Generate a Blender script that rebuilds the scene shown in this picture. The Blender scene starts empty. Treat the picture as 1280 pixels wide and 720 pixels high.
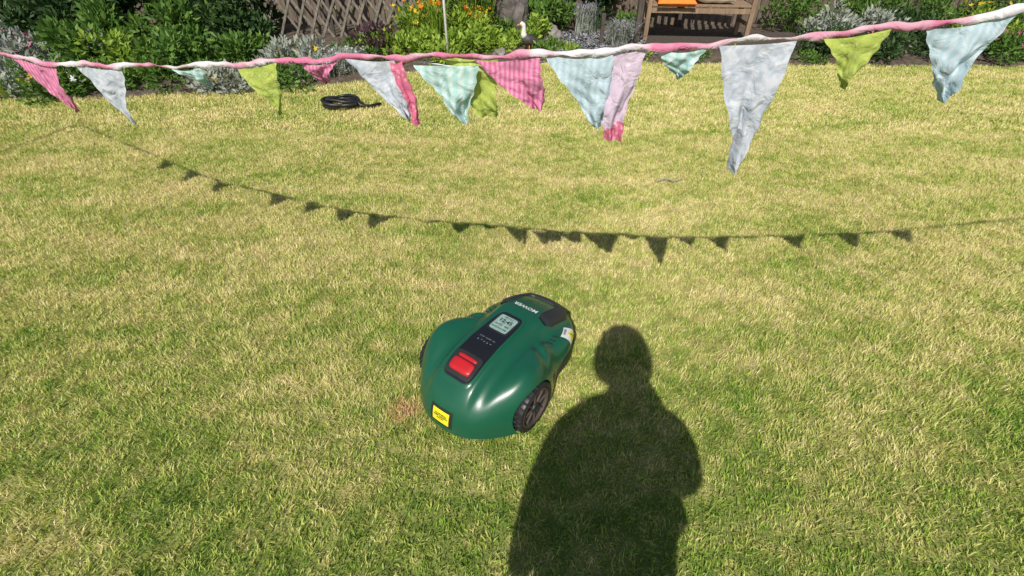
import bpy, math, random
import numpy as np
from mathutils import Vector, Matrix, Euler
random.seed(7); rng=np.random.default_rng(11)
scene=bpy.context.scene
COL=scene.collection
R=math.radians

# ------------------------------------------------------------ helpers
def link(o,parent=None):
    COL.objects.link(o)
    if parent: o.parent=parent
    return o
def empty(name,loc=(0,0,0),rz=0):
    e=bpy.data.objects.new(name,None); e.empty_display_size=.1
    e.location=loc; e.rotation_euler=(0,0,rz); COL.objects.link(e); return e
def pymesh(name,verts,faces,mat=None,parent=None,smooth=True):
    me=bpy.data.meshes.new(name); me.from_pydata([tuple(v) for v in verts],[],[tuple(f) for f in faces]); me.update()
    if smooth: me.polygons.foreach_set('use_smooth',[True]*len(me.polygons))
    if mat: 
        for m in (mat if isinstance(mat,(list,tuple)) else [mat]): me.materials.append(m)
    return link(bpy.data.objects.new(name,me),parent)
def trimesh(name,V,T,rnd=None,mat=None,smooth=False):
    me=bpy.data.meshes.new(name)
    V=np.asarray(V,dtype=np.float32); T=np.asarray(T,dtype=np.int32)
    me.vertices.add(len(V)); me.vertices.foreach_set('co',V.ravel())
    me.loops.add(T.size); me.loops.foreach_set('vertex_index',T.ravel())
    me.polygons.add(len(T)); me.polygons.foreach_set('loop_start',np.arange(0,T.size,3,dtype=np.int32))
    me.polygons.foreach_set('loop_total',np.full(len(T),3,dtype=np.int32))
    me.update(calc_edges=True)
    if smooth: me.polygons.foreach_set('use_smooth',np.ones(len(T),dtype=bool))
    if rnd is not None:
        a=me.attributes.new('rnd','FLOAT','POINT'); a.data.foreach_set('value',np.asarray(rnd,dtype=np.float32))
    if mat: me.materials.append(mat)
    return me
def tube(name,pts,rad,mat,parent=None,n=10,closed_ends=True):
    pts=[Vector(p) for p in pts]; V=[];F=[]
    rads=rad if isinstance(rad,(list,tuple,np.ndarray)) else [rad]*len(pts)
    prev=None
    for i,p in enumerate(pts):
        d=(pts[min(i+1,len(pts)-1)]-pts[max(i-1,0)]).normalized()
        if prev is None:
            u=d.orthogonal().normalized()
        else:
            u=(prev-d*prev.dot(d)).normalized()
        prev=u; w=d.cross(u)
        for k in range(n):
            a=2*math.pi*k/n; V.append(p+(u*math.cos(a)+w*math.sin(a))*rads[i])
    for i in range(len(pts)-1):
        for k in range(n):
            F.append((i*n+k,i*n+(k+1)%n,(i+1)*n+(k+1)%n,(i+1)*n+k))
    if closed_ends:
        F.append(tuple(range(n-1,-1,-1))); F.append(tuple((len(pts)-1)*n+k for k in range(n)))
    return pymesh(name,V,F,mat,parent)
def lathe(name,prof,mat,parent=None,n=40,axis='z'):
    V=[];F=[]
    for r,z in prof:
        for k in range(n):
            a=2*math.pi*k/n; V.append((r*math.cos(a),r*math.sin(a),z))
    m=len(prof)
    for i in range(m-1):
        for k in range(n):
            F.append((i*n+k,i*n+(k+1)%n,(i+1)*n+(k+1)%n,(i+1)*n+k))
    F.append(tuple(range(n-1,-1,-1))); F.append(tuple((m-1)*n+k for k in range(n)))
    return pymesh(name,V,F,mat,parent)

class NT:
    def __init__(s,name):
        s.m=bpy.data.materials.new(name); s.m.use_nodes=True; s.t=s.m.node_tree
        s.t.nodes.clear(); s.out=s.t.nodes.new('ShaderNodeOutputMaterial')
    def n(s,typ,**kw):
        nd=s.t.nodes.new(typ)
        for k,v in kw.items():
            if k.startswith('i_'):
                nd.inputs[k[2:].replace('_',' ')].default_value=v
            else: setattr(nd,k,v)
        return nd
    def l(s,a,b): s.t.links.new(a,b)
    def ramp(s,stops,interp='LINEAR'):
        r=s.t.nodes.new('ShaderNodeValToRGB'); e=r.color_ramp.elements
        while len(e)<len(stops): e.new(0.5)
        for el,(p,c) in zip(e,stops): el.position=p; el.color=(*c,1) if len(c)==3 else c
        r.color_ramp.interpolation=interp; return r
    def math(s,op,a,b=None,clamp=False):
        m=s.t.nodes.new('ShaderNodeMath'); m.operation=op; m.use_clamp=clamp
        for i,x in enumerate((a,b)):
            if x is None: continue
            if isinstance(x,(int,float)): m.inputs[i].default_value=x
            else: s.l(x,m.inputs[i])
        return m.outputs[0]
def simple(name,c,rough=.5,metal=0,coat=0,var=.12,scale=30,bump=0.0,bscale=200,spec=.5):
    t=NT(name); p=t.n('ShaderNodeBsdfPrincipled'); 
    geo=t.n('ShaderNodeTexCoord'); nz=t.n('ShaderNodeTexNoise',i_Scale=scale,i_Detail=4.0)
    t.l(geo.outputs['Object'],nz.inputs['Vector'])
    lo=tuple(max(0,x*(1-var)) for x in c); hi=tuple(min(1,x*(1+var)) for x in c)
    r=t.ramp([(.3,lo),(.7,hi)]); t.l(nz.outputs[0],r.inputs[0]); t.l(r.outputs[0],p.inputs['Base Color'])
    p.inputs['Roughness'].default_value=rough; p.inputs['Metallic'].default_value=metal
    p.inputs['Coat Weight'].default_value=coat; p.inputs['Coat Roughness'].default_value=.1
    p.inputs['Specular IOR Level'].default_value=spec
    if bump>0:
        n2=t.n('ShaderNodeTexNoise',i_Scale=bscale,i_Detail=3.0); t.l(geo.outputs['Object'],n2.inputs['Vector'])
        b=t.n('ShaderNodeBump',i_Strength=bump,i_Distance=.002); t.l(n2.outputs[0],b.inputs['Height']); t.l(b.outputs[0],p.inputs['Normal'])
    t.l(p.outputs[0],t.out.inputs[0]); return t.m
def leafmat(name,stops,trans=.3,rough=.5):
    t=NT(name); at=t.n('ShaderNodeAttribute',attribute_name='rnd')
    g=t.n('ShaderNodeNewGeometry'); nz=t.n('ShaderNodeTexNoise',i_Scale=5.0,i_Detail=3.0); t.l(g.outputs['Position'],nz.inputs['Vector'])
    v=t.math('ADD',t.math('MULTIPLY',at.outputs['Fac'],.7),t.math('MULTIPLY',nz.outputs[0],.35))
    r=t.ramp(stops); t.l(v,r.inputs[0])
    p=t.n('ShaderNodeBsdfPrincipled',i_Roughness=rough); t.l(r.outputs[0],p.inputs['Base Color']); p.inputs['Specular IOR Level'].default_value=.3
    tr=t.n('ShaderNodeBsdfTranslucent'); t.l(r.outputs[0],tr.inputs['Color'])
    mx=t.n('ShaderNodeMixShader'); mx.inputs[0].default_value=trans
    t.l(p.outputs[0],mx.inputs[1]); t.l(tr.outputs[0],mx.inputs[2]); t.l(mx.outputs[0],t.out.inputs[0]); return t.m

# ------------------------------------------------------------ light / world
SA=R(14.9); SE=R(42.5)
world=bpy.data.worlds.new("World"); scene.world=world; world.use_nodes=True
wn=world.node_tree.nodes; wl=world.node_tree.links
bg=wn.get('Background') or wn.new('ShaderNodeBackground')
sky=wn.new('ShaderNodeTexSky'); sky.sky_type='NISHITA'; sky.sun_disc=False
sky.sun_elevation=SE; sky.sun_rotation=R(180)+SA
wl.new(sky.outputs[0],bg.inputs['Color']); bg.inputs['Strength'].default_value=.08
sl=bpy.data.lights.new('sun','SUN'); sl.energy=5.0; sl.angle=R(.5); sl.color=(1,.96,.88)
so=link(bpy.data.objects.new('sun',sl))
d=Vector((math.sin(SA)*math.cos(SE),math.cos(SA)*math.cos(SE),-math.sin(SE)))
so.rotation_euler=d.to_track_quat('-Z','Y').to_euler(); so.location=(-2,-6,8)
scene.view_settings.view_transform='Standard'; scene.view_settings.look='None'; scene.view_settings.exposure=0

# ------------------------------------------------------------ camera
cam=bpy.data.cameras.new('camera'); co=link(bpy.data.objects.new('camera',cam))
CH=1.45; PITCH=38
co.location=(0,0,CH); co.rotation_euler=(R(90-PITCH),0,0)
cam.sensor_width=36; cam.lens=16.875; cam.clip_start=.004; cam.clip_end=500
scene.camera=co

# ------------------------------------------------------------ lawn
def lawn_color(t,extra=None):
    g=t.n('ShaderNodeNewGeometry'); P=g.outputs['Position']
    mp=t.n('ShaderNodeMapping'); mp.inputs['Scale'].default_value=(.8,1.7,1); mp.inputs['Rotation'].default_value=(0,0,.12); t.l(P,mp.inputs[0])
    n1=t.n('ShaderNodeTexNoise',i_Scale=1.8,i_Detail=6.0,i_Roughness=.62); t.l(mp.outputs[0],n1.inputs['Vector'])
    n2=t.n('ShaderNodeTexNoise',i_Scale=12.0,i_Detail=5.0,i_Roughness=.7); t.l(P,n2.inputs['Vector'])
    sx=t.n('ShaderNodeSeparateXYZ'); t.l(P,sx.inputs[0])
    mr=t.n('ShaderNodeMapRange'); mr.interpolation_type='SMOOTHSTEP'
    t.l(sx.outputs[1],mr.inputs['Value']); mr.inputs['From Min'].default_value=.4; mr.inputs['From Max'].default_value=2.1
    v=t.math('ADD',t.math('MULTIPLY',n1.outputs[0],1.3),t.math('MULTIPLY',n2.outputs[0],1.15))
    v=t.math('ADD',v,t.math('MULTIPLY',mr.outputs[0],.24))
    return v,P
def bare_mask(t,P,c,r0,r1):
    nz=t.n('ShaderNodeTexNoise',i_Scale=30.0); t.l(P,nz.inputs['Vector'])
    vm=t.n('ShaderNodeVectorMath',operation='DISTANCE'); t.l(P,vm.inputs[0]); vm.inputs[1].default_value=c
    dd=t.math('ADD',vm.outputs['Value'],t.math('MULTIPLY',nz.outputs[0],.08))
    mr=t.n('ShaderNodeMapRange'); t.l(dd,mr.inputs['Value']); mr.inputs['From Min'].default_value=r0; mr.inputs['From Max'].default_value=r1
    mr.inputs['To Min'].default_value=.75; mr.inputs['To Max'].default_value=0
    return mr.outputs[0]
t=NT('grass_blades'); v,P=lawn_color(t)
at=t.n('ShaderNodeAttribute',attribute_name='rnd')
v=t.math('ADD',v,t.math('MULTIPLY',at.outputs['Fac'],.65))
v=t.math('SUBTRACT',v,1.065)
r=t.ramp([(0,(.105,.23,.018)),(.28,(.24,.40,.045)),(.5,(.43,.52,.095)),(.72,(.68,.63,.21)),(1,(.86,.75,.40))]); t.l(v,r.inputs[0])
mix=t.n('ShaderNodeMix',data_type='RGBA'); mix.inputs[7].default_value=(.72,.40,.24,1)
t.l(bare_mask(t,P,(-.395,1.12,0),.05,.12),mix.inputs[0]); t.l(r.outputs[0],mix.inputs[6])
p=t.n('ShaderNodeBsdfPrincipled',i_Roughness=.5); p.inputs['Specular IOR Level'].default_value=.4
t.l(mix.outputs[2],p.inputs['Base Color'])
tr=t.n('ShaderNodeBsdfTranslucent'); t.l(mix.outputs[2],tr.inputs['Color'])
mx=t.n('ShaderNodeMixShader'); mx.inputs[0].default_value=.25
t.l(p.outputs[0],mx.inputs[1]); t.l(tr.outputs[0],mx.inputs[2]); t.l(mx.outputs[0],t.out.inputs[0]); M_blade=t.m

t=NT('lawn_ground'); v,P=lawn_color(t)
n3=t.n('ShaderNodeTexNoise',i_Scale=160.0,i_Detail=3.0); t.l(P,n3.inputs['Vector'])
v=t.math('SUBTRACT',t.math('ADD',v,t.math('MULTIPLY',n3.outputs[0],.6)),1.02)
r=t.ramp([(0,(.055,.10,.014)),(.45,(.17,.21,.04)),(.8,(.36,.33,.12)),(1,(.46,.38,.19))]); t.l(v,r.inputs[0])
mix=t.n('ShaderNodeMix',data_type='RGBA'); mix.inputs[7].default_value=(.44,.21,.12,1)
t.l(bare_mask(t,P,(-.395,1.12,0),.05,.12),mix.inputs[0]); t.l(r.outputs[0],mix.inputs[6])
p=t.n('ShaderNodeBsdfPrincipled',i_Roughness=.95); t.l(mix.outputs[2],p.inputs['Base Color'])
b=t.n('ShaderNodeBump',i_Strength=.6,i_Distance=.01); t.l(n3.outputs[0],b.inputs['Height']); t.l(b.outputs[0],p.inputs['Normal'])
t.l(p.outputs[0],t.out.inputs[0]); M_lawn=t.m
pymesh('lawn',[(-150,-150,0),(150,-150,0),(150,150,0),(-150,150,0)],[(0,1,2,3)],M_lawn)

def edge(x):
    x=np.asarray(x,dtype=float)
    e=np.interp(x,[-9,-4,-2.4,-1.7,-1.0,-.2,1,2,9],[4.5,4.9,5.15,5.45,5.95,6.25,6.35,6.25,6.0])
    return e+.04*np.sin(x*5.1)+.025*np.sin(x*13.7)
def blades(N,xy,wscale=1.0,hscale=1.0,seed=0):
    g=np.random.default_rng(seed)
    x,y=xy
    tp=2*np.pi
    fl=np.sin(tp*(3*x+2*y)+seed)+np.sin(tp*(5*y-2*x)+2*seed)+.8*np.sin(tp*(9*x+7*y)+seed*3)+.8*np.sin(tp*(11*y-8*x))
    dens=np.sin(tp*(6*x-5*y)+seed)+np.sin(tp*(8*y+7*x)+1.3)+np.sin(tp*(13*x-3*y))+np.sin(tp*(2*x+15*y)+seed)
    az=fl*1.1+g.normal(0,1.2,N)
    h=(.014+.013*g.random(N)+.0025*dens)*hscale; h*=np.where(g.random(N)<.04,1.5,1)
    lean=np.clip(g.normal(.75,.4,N),.05,1.6)
    w=(.0010+.0009*g.random(N))*wscale
    dx,dy=np.cos(az),np.sin(az)
    fa=g.random(N)*np.pi*2; px,py=np.cos(fa),np.sin(fa)
    z0=np.full(N,-.002)
    mxh=h*.55; l1=np.sin(lean*.6)*mxh; z1=np.cos(lean*.6)*mxh
    l2=l1+np.sin(lean*1.25)*h*.5; z2=z1+np.cos(lean*1.25)*h*.5
    V=np.empty((N,5,3))
    V[:,0]=np.c_[x-px*w,y-py*w,z0]; V[:,1]=np.c_[x+px*w,y+py*w,z0]
    V[:,2]=np.c_[x+dx*l1-px*w*.9,y+dy*l1-py*w*.9,z1]; V[:,3]=np.c_[x+dx*l1+px*w*.9,y+dy*l1+py*w*.9,z1]
    V[:,4]=np.c_[x+dx*l2,y+dy*l2,np.maximum(z2,.003)]
    i=np.arange(N)[:,None]*5
    T=np.concatenate([i+np.array([[0,1,3]]),i+np.array([[0,3,2]]),i+np.array([[2,3,4]])],1).reshape(-1,3)
    rn=np.clip(g.random(N)*.85+.03*dens+.07,0,1)
    return V.reshape(-1,3),T,np.repeat(rn,5)
grass=empty('grass')
tiles=[]
for s in range(4):
    N=26000; g=np.random.default_rng(100+s)
    V,T,rn=blades(N,(g.random(N)-.5,g.random(N)-.5),seed=s+1)
    tiles.append(trimesh('grass_tile_%d'%s,V,T,rn,M_blade))
for ix in range(-7,8):
    for iy in range(-1,4):
        o=bpy.data.objects.new('turf',tiles[random.randrange(4)]); o.location=(ix+.0,iy+.5,0)
        o.rotation_euler=(0,0,random.randrange(4)*math.pi/2); link(o,grass)
N=420000; g=np.random.default_rng(55)
x=g.random(N)*15-7.5; y=4+g.random(N)*2.6
m=y<edge(x)+.03+.03*g.random(N); x=x[m]; y=y[m]
V,T,rn=blades(len(x),(x,y),wscale=1.8,hscale=1.2,seed=9)
link(bpy.data.objects.new('turf_edge',trimesh('turf_edge',V,T,rn,M_blade)),grass)

# ------------------------------------------------------------ flower bed soil
M_soil=simple('soil',(.10,.075,.052),.95,var=.5,scale=18,bump=1,bscale=60)
xs=np.linspace(-12,12,240); V=[];F=[]
rows=14
for i,xx in enumerate(xs):
    e=float(edge(np.clip(xx,-9,9)))
    for j in range(rows):
        yy=e+(9.5-e)*j/(rows-1)
        z=0.001 if j==0 else .045+.02*math.sin(xx*7+j*2)+.02*random.random()
        V.append((xx,yy,z))
for i in range(len(xs)-1):
    for j in range(rows-1):
        a=i*rows+j; F.append((a,a+rows,a+rows+1,a+1))
pymesh('flower_bed',V,F,M_soil)

# ------------------------------------------------------------ fence
def wood(name,c1,c2,sc=(8,8,1.2)):
    t=NT(name); tc=t.n('ShaderNodeTexCoord'); mp=t.n('ShaderNodeMapping'); mp.inputs['Scale'].default_value=sc
    t.l(tc.outputs['Object'],mp.inputs[0]); nz=t.n('ShaderNodeTexNoise',i_Scale=4.0,i_Detail=6.0,i_Roughness=.7); t.l(mp.outputs[0],nz.inputs['Vector'])
    r=t.ramp([(.3,c1),(.7,c2)]); t.l(nz.outputs[0],r.inputs[0])
    p=t.n('ShaderNodeBsdfPrincipled',i_Roughness=.85); t.l(r.outputs[0],p.inputs['Base Color'])
    b=t.n('ShaderNodeBump',i_Strength=.5,i_Distance=.004); t.l(nz.outputs[0],b.inputs['Height']); t.l(b.outputs[0],p.inputs['Normal'])
    t.l(p.outputs[0],t.out.inputs[0]); return t.m
M_fence=wood('fence_wood',(.06,.045,.034),(.20,.15,.11))
M_trel=wood('trellis_wood',(.075,.065,.052),(.27,.24,.19),(5,5,3))
M_dark=wood('dark_wood',(.035,.028,.022),(.11,.085,.068))
M_teak=wood('bench_wood',(.16,.10,.06),(.32,.22,.14))
def boxes_mesh(name,lst,mat,parent=None):
    V=[];F=[]
    for (cx,cy,cz),(sx,sy,sz),rot in lst:
        b=len(V); Mx=Euler(rot).to_matrix()
        for x in(-.5,.5):
            for y in(-.5,.5):
                for z in(-.5,.5):
                    V.append(Vector((cx,cy,cz))+Mx@Vector((x*sx,y*sy,z*sz)))
        F+=[tuple(b+i for i in f) for f in [(0,1,3,2),(4,6,7,5),(0,4,5,1),(2,3,7,6),(0,2,6,4),(1,5,7,3)]]
    o=pymesh(name,V,F,mat,parent,smooth=False); m=o.modifiers.new('b','BEVEL'); m.width=.003; m.segments=1; return o
fence=empty('wooden_fence',(0,8.6,0))
lst=[]; x=-11
while x<11:
    w=.115+random.uniform(-.006,.006)
    lst.append(((x+w/2,random.uniform(-.004,.004),.92+random.uniform(-.01,.01)),(w,.018,1.76),(0,0,random.uniform(-.01,.01)))); x+=w+random.uniform(.004,.02)
boxes_mesh('boards',lst,M_fence,fence)
boxes_mesh('rails',[((0,.05,z),(22,.05,.08),(0,0,0)) for z in(.35,.95,1.55)],M_fence,fence)
boxes_mesh('posts',[((px,-.065,.95),(.09,.09,1.95),(0,0,0)) for px in np.arange(-10.2,10.5,1.83)],M_dark,fence)
trel=empty('trellis',(-2.35,7.62,0)); lst=[]
for i in range(-3,8):
    lst.append(((i*.21-.4,0,.72),(.034,.012,1.6),(0,R(27+random.uniform(-2,2)),0)))
    lst.append(((i*.21-.4,.014,.72),(.034,.012,1.6),(0,R(-31+random.uniform(-2,2)),0)))
boxes_mesh('slats',lst,M_trel,trel)
boxes_mesh('uprights',[((px,.03,.8),(.05,.03,1.7),(0,0,0)) for px in(-1.2,-.2,.75)],M_dark,trel)
pl=empty('wooden_plank',(-1.62,7.7,.0)); boxes_mesh('board',[((0,0,.7),(.10,.02,1.5),(0,R(-14),0)),((.2,.03,.7),(.08,.02,1.5),(0,R(-9),0))],M_trel,pl)

# ------------------------------------------------------------ plants
def leaf_arrays(P,D,L,W,g):
    n=len(P); up=g.normal(size=(n,3)); s=np.cross(D,up); s/=np.linalg.norm(s,axis=1)[:,None]+1e-9
    nn=np.cross(s,D)
    mid=P+D*L[:,None]*.45-nn*L[:,None]*.08
    V=np.stack([P,mid+s*W[:,None]*.5,P+D*L[:,None],mid-s*W[:,None]*.5],1).reshape(-1,3)
    i=np.arange(n)[:,None]*4
    T=np.concatenate([i+np.array([[0,1,2]]),i+np.array([[0,2,3]])],1).reshape(-1,3)
    return V,T
def bush(name,c,h,r,n,L,mat,seed,parent=None,W=.45,upb=.35,clumps=None,stemmat=None):
    g=np.random.default_rng(seed)
    nc=clumps or max(6,int(12*r/.3))
    cc=np.c_[g.normal(0,.5,nc)*r,g.normal(0,.5,nc)*r,h*(.25+.65*g.random(nc))]
    rr=np.linalg.norm(cc[:,:2],axis=1); cc[:,2]*=np.clip(1.15-.5*rr/r,.3,1.1)
    cr=r*(.22+.22*g.random(nc))
    k=g.integers(0,nc,n); dd=g.normal(size=(n,3)); dd/=np.linalg.norm(dd,axis=1)[:,None]
    P=cc[k]+dd*(cr[k]*(.4+.6*g.random(n)**.5))[:,None]
    P[:,2]=np.maximum(P[:,2],.02)
    D=dd+g.normal(0,.5,(n,3)); D[:,2]+=upb; D/=np.linalg.norm(D,axis=1)[:,None]
    LL=L*(.6+.8*g.random(n)); V,T=leaf_arrays(P,D,LL,LL*W,g)
    ck=g.random(nc)*.35
    rn=np.repeat(np.clip(ck[k]+g.random(n)*.65,0,1),4)
    root=empty(name,c) if parent is None else parent
    o=link(bpy.data.objects.new('leaves',trimesh('leaves',V,T,rn,mat)),root)
    SV=[];ST=[]
    for i in range(nc):
        a=np.array([cc[i,0]*.15,cc[i,1]*.15,0]); b=cc[i]; w=.004+.01*h*.3
        s=len(SV); SV+= [a+[w,0,0],a-[w,0,0],b,a+[0,w,0],a-[0,w,0]]; ST+=[(s,s+1,s+2),(s+3,s+4,s+2)]
    link(bpy.data.objects.new('stems',trimesh('stems',np.array(SV),np.array(ST),np.full(len(SV),.2),stemmat or mat)),root)
    return root,cc,cr
def straps(name,c,h,r,n,mat,seed,w=.012,parent=None):
    g=np.random.default_rng(seed); V=[];T=[];rn=[]
    for i in range(n):
        a=g.random()*6.283; out=r*(.3+.9*g.random()); hh=h*(.6+.5*g.random()); b=g.normal(0,.05,2); S=7
        s0=len(V); rv=g.random()
        for j in range(S):
            u=j/(S-1); rad=out*u**1.6; z=hh*(math.sin(u*2.0)/math.sin(1.57))*.98
            ww=w*(1-u**3)*.5+.0005
            cx=b[0]+math.cos(a)*rad; cy=b[1]+math.sin(a)*rad
            V.append((cx-math.sin(a)*ww,cy+math.cos(a)*ww,z)); V.append((cx+math.sin(a)*ww,cy-math.cos(a)*ww,z)); rn+=[rv,rv]
            if j: q=s0+2*j; T+=[(q-2,q-1,q+1),(q-2,q+1,q)]
    root=parent or empty(name,c)
    link(bpy.data.objects.new('strap_leaves',trimesh('strap_leaves',np.array(V),np.array(T),rn,mat)),root); return root
def flowers(root,pts,size,mat,seed,petals=6,cup=.5,stem=None):
    g=np.random.default_rng(seed); V=[];T=[];rn=[]
    for p in pts:
        tilt=Euler((g.normal(0,.6)+.5,g.normal(0,.5),g.random()*6)).to_matrix(); rv=g.random()
        for k in range(petals):
            a=6.283*k/petals; sz=size*(.8+.4*g.random())
            dv=Vector((math.cos(a),math.sin(a),cup)); sv=Vector((-math.sin(a),math.cos(a),0))
            s=len(V)
            for q in (Vector((0,0,0)),dv*.55*sz+sv*.28*sz,dv*sz,dv*.55*sz-sv*.28*sz): V.append(Vector(p)+tilt@q)
            T+=[(s,s+1,s+2),(s,s+2,s+3)]; rn+=[rv]*4
    link(bpy.data.objects.new('flowers',trimesh('flowers',np.array([tuple(v) for v in V]),np.array(T),rn,mat)),root)
    if stem:
        SV=[];ST=[]
        for p in pts:
            s=len(SV); w=.004; b=(p[0]*.5,p[1]*.5,0)
            SV+=[(b[0]-w,b[1],0),(b[0]+w,b[1],0),(p[0]+w*.6,p[1],p[2]),(p[0]-w*.6,p[1],p[2])]; ST+=[(s,s+1,s+2),(s,s+2,s+3)]
        link(bpy.data.objects.new('flower_stems',trimesh('flower_stems',np.array(SV),np.array(ST),np.full(len(SV),.4),stem)),root)
L_lime=leafmat('leaf_lime',[(0,(.10,.20,.02)),(.5,(.28,.42,.05)),(1,(.54,.62,.12))],.35)
L_green=leafmat('leaf_green',[(0,(.03,.08,.014)),(.5,(.10,.20,.032)),(1,(.23,.36,.07))],.3)
L_dark=leafmat('leaf_dark',[(0,(.016,.04,.012)),(.6,(.05,.10,.028)),(1,(.11,.18,.05))],.2)
L_silver=leafmat('leaf_silver',[(0,(.16,.19,.15)),(.5,(.34,.37,.30)),(1,(.52,.52,.48))],.2,.7)
L_purp=leafmat('leaf_purple',[(0,(.03,.02,.025)),(.6,(.10,.05,.06)),(1,(.2,.1,.1))],.2)
F_yel=leafmat('petal_yellow',[(0,(.75,.45,.02)),(1,(.85,.68,.06))],.3)
F_or=leafmat('petal_orange',[(0,(.75,.16,.01)),(1,(.85,.36,.02))],.3)
F_wh=leafmat('petal_white',[(0,(.55,.58,.68)),(1,(.82,.82,.85))],.3)
F_pk=leafmat('petal_pink',[(0,(.55,.08,.2)),(1,(.75,.25,.4))],.3)
F_lav=leafmat('petal_lavender',[(0,(.2,.13,.38)),(1,(.42,.3,.6))],.3)
def rp(n,r,h0,h1,seed):
    g=np.random.default_rng(seed); a=g.random(n)*6.28; q=r*np.sqrt(g.random(n)); return [(q[i]*math.cos(a[i]),q[i]*math.sin(a[i]),h0+(h1-h0)*g.random()) for i in range(n)]
for i,(x,y,h,r,n,L,m) in enumerate([
  (-1.45,6.45,.26,.32,1500,.065,L_lime),(-1.05,6.5,.28,.33,1500,.065,L_lime),(-.55,6.65,.28,.30,1300,.065,L_lime),
  (-.2,6.85,.24,.26,1200,.06,L_lime),(-1.2,7.3,.42,.32,1500,.08,L_green),(-.75,7.35,.48,.38,2200,.07,L_lime),
  (-.22,7.4,.36,.24,1200,.06,L_green),(.45,6.7,.14,.24,900,.05,L_green),(.36,7.35,.3,.22,1000,.06,L_lime),
  (.55,7.95,.6,.33,1800,.07,L_green),(-1.85,6.35,.2,.3,1100,.055,L_green),
  (1.3,8.2,.75,.36,1600,.07,L_dark),(1.75,7.95,.5,.25,1000,.06,L_green),(-.25,8.1,.7,.3,1500,.07,L_dark),(-.9,8.1,.8,.35,1700,.07,L_dark),(.75,6.62,.08,.2,500,.04,L_lime),
  (2.2,6.42,.07,.22,500,.035,L_green),(2.9,6.38,.09,.24,600,.035,L_lime),(3.6,6.35,.08,.22,500,.035,L_green),(1.7,6.5,.07,.18,400,.035,L_lime)]):
    bush('leafy_plant',(x,y,.03),h,r,n,L,m,200+i)
root=straps('lily_plant',(-1.0,7.0,.03),.55,.38,120,L_lime,301,w=.02); flowers(root,rp(16,.34,.42,.64,1),.05,F_or,2,6,.9,L_lime)
root=straps('lily_plant',(-.45,7.35,.03),.62,.38,120,L_green,302,w=.02); flowers(root,rp(24,.30,.5,.76,3),.055,F_yel,4,6,.9,L_lime)
root=straps('lily_plant',(-1.3,7.0,.03),.45,.33,90,L_lime,303,w=.02); flowers(root,rp(9,.3,.32,.52,5),.045,F_yel,6,6,.8,L_lime)
root,_,_=bush('flowering_plant',(-.42,7.05,.03),.42,.22,700,.05,L_lime,304); flowers(root,rp(22,.2,.36,.5,8),.03,F_yel,9,5,.4)
flowers(root,rp(10,.22,.33,.55,18),.032,F_or,19,5,.4)
def silver(x,y,h,r,seed,fl=F_lav):
    root=straps('lavender_plant',(x,y,.03),h,r,420,L_silver,seed,w=.006); bush('',(0,0,0),h*.8,r*.7,900,.03,L_silver,seed+1,parent=root,W=.25,upb=1.0)
    flowers(root,rp(60,r,h*.75,h*1.1,seed+2),.014,fl,seed+3,5,.3)
silver(1.42,7.0,.32,.27,400); silver(1.05,7.75,.4,.2,410); silver(-1.82,5.75,.24,.22,420,F_wh); silver(-2.05,5.55,.2,.2,430,F_wh)
g0=np.random.default_rng(77)
xx=-7.6
while xx<-1.7:
    e=float(edge(xx)); 
    for row,(dy,hh) in enumerate([(.3,.2),(.95,.4),(1.75,.7),(2.5,.9)]):
        if e+dy>8.3 or (xx>-3.3 and row>=2) or (xx>-2.15 and row==0): continue
        m=[L_lime,L_green,L_green,L_green,L_silver,L_purp][g0.integers(0,6)] if row<2 else [L_green,L_dark][g0.integers(0,2)]
        if xx>-3.3: hh*=.6
        root,_,_=bush('shrub' if row>1 else 'leafy_plant',(xx+g0.normal(0,.12),e+dy+g0.normal(0,.1),.03),hh*(.7+.5*g0.random()),.38,1300,.055+.02*row,m,int(500+xx*10+row*100+200))
        if row<2 and g0.random()<.55: flowers(root,rp(26,.3,hh*.6,hh*1.05,int(g0.integers(0,999))),.028,[F_wh,F_pk,F_yel,F_lav][g0.integers(0,4)],5,5,.4)
    xx+=.58
xx=4.1
while xx<8.2:
    for row,(dy,hh) in enumerate([(.35,.28),(1.0,.5),(1.7,.8)]):
        m=[L_lime,L_green,L_dark,L_silver][g0.integers(0,4)] if row<2 else L_green
        root,_,_=bush('shrub' if row>1 else 'leafy_plant',(xx+g0.normal(0,.12),float(edge(xx))+dy,.03),hh*(.7+.5*g0.random()),.38,1300,.06,m,int(900+xx*10+row*100))
        if row<2 and g0.random()<.5: flowers(root,rp(26,.3,hh*.6,hh*1.05,int(g0.integers(0,999))),.028,[F_wh,F_pk,F_yel][g0.integers(0,3)],5,5,.4)
    xx+=.62
M_slate=simple('slate',(.27,.27,.285),.6,var=.5,scale=9)
V=[];T=[]; g=np.random.default_rng(5)
for i in range(1900):
    c=np.array([.55+1.25*g.random(),6.5+1.4*g.random(),.075+.02*g.random()]); s=.018+.03*g.random()
    q=g.normal(size=(4,3)); q/=np.linalg.norm(q,axis=1)[:,None]; q[:,2]*=.5; b=len(V); V+=list(c+q*s); T+=[(b,b+1,b+2),(b,b+2,b+3),(b,b+3,b+1),(b+1,b+3,b+2)]
link(bpy.data.objects.new('slate_chippings',trimesh('slate_chippings',np.array(V),np.array(T),None,M_slate)))
M_rock=simple('rock',(.2,.18,.16),.9,var=.5,scale=6,bump=1,bscale=25)
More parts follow.
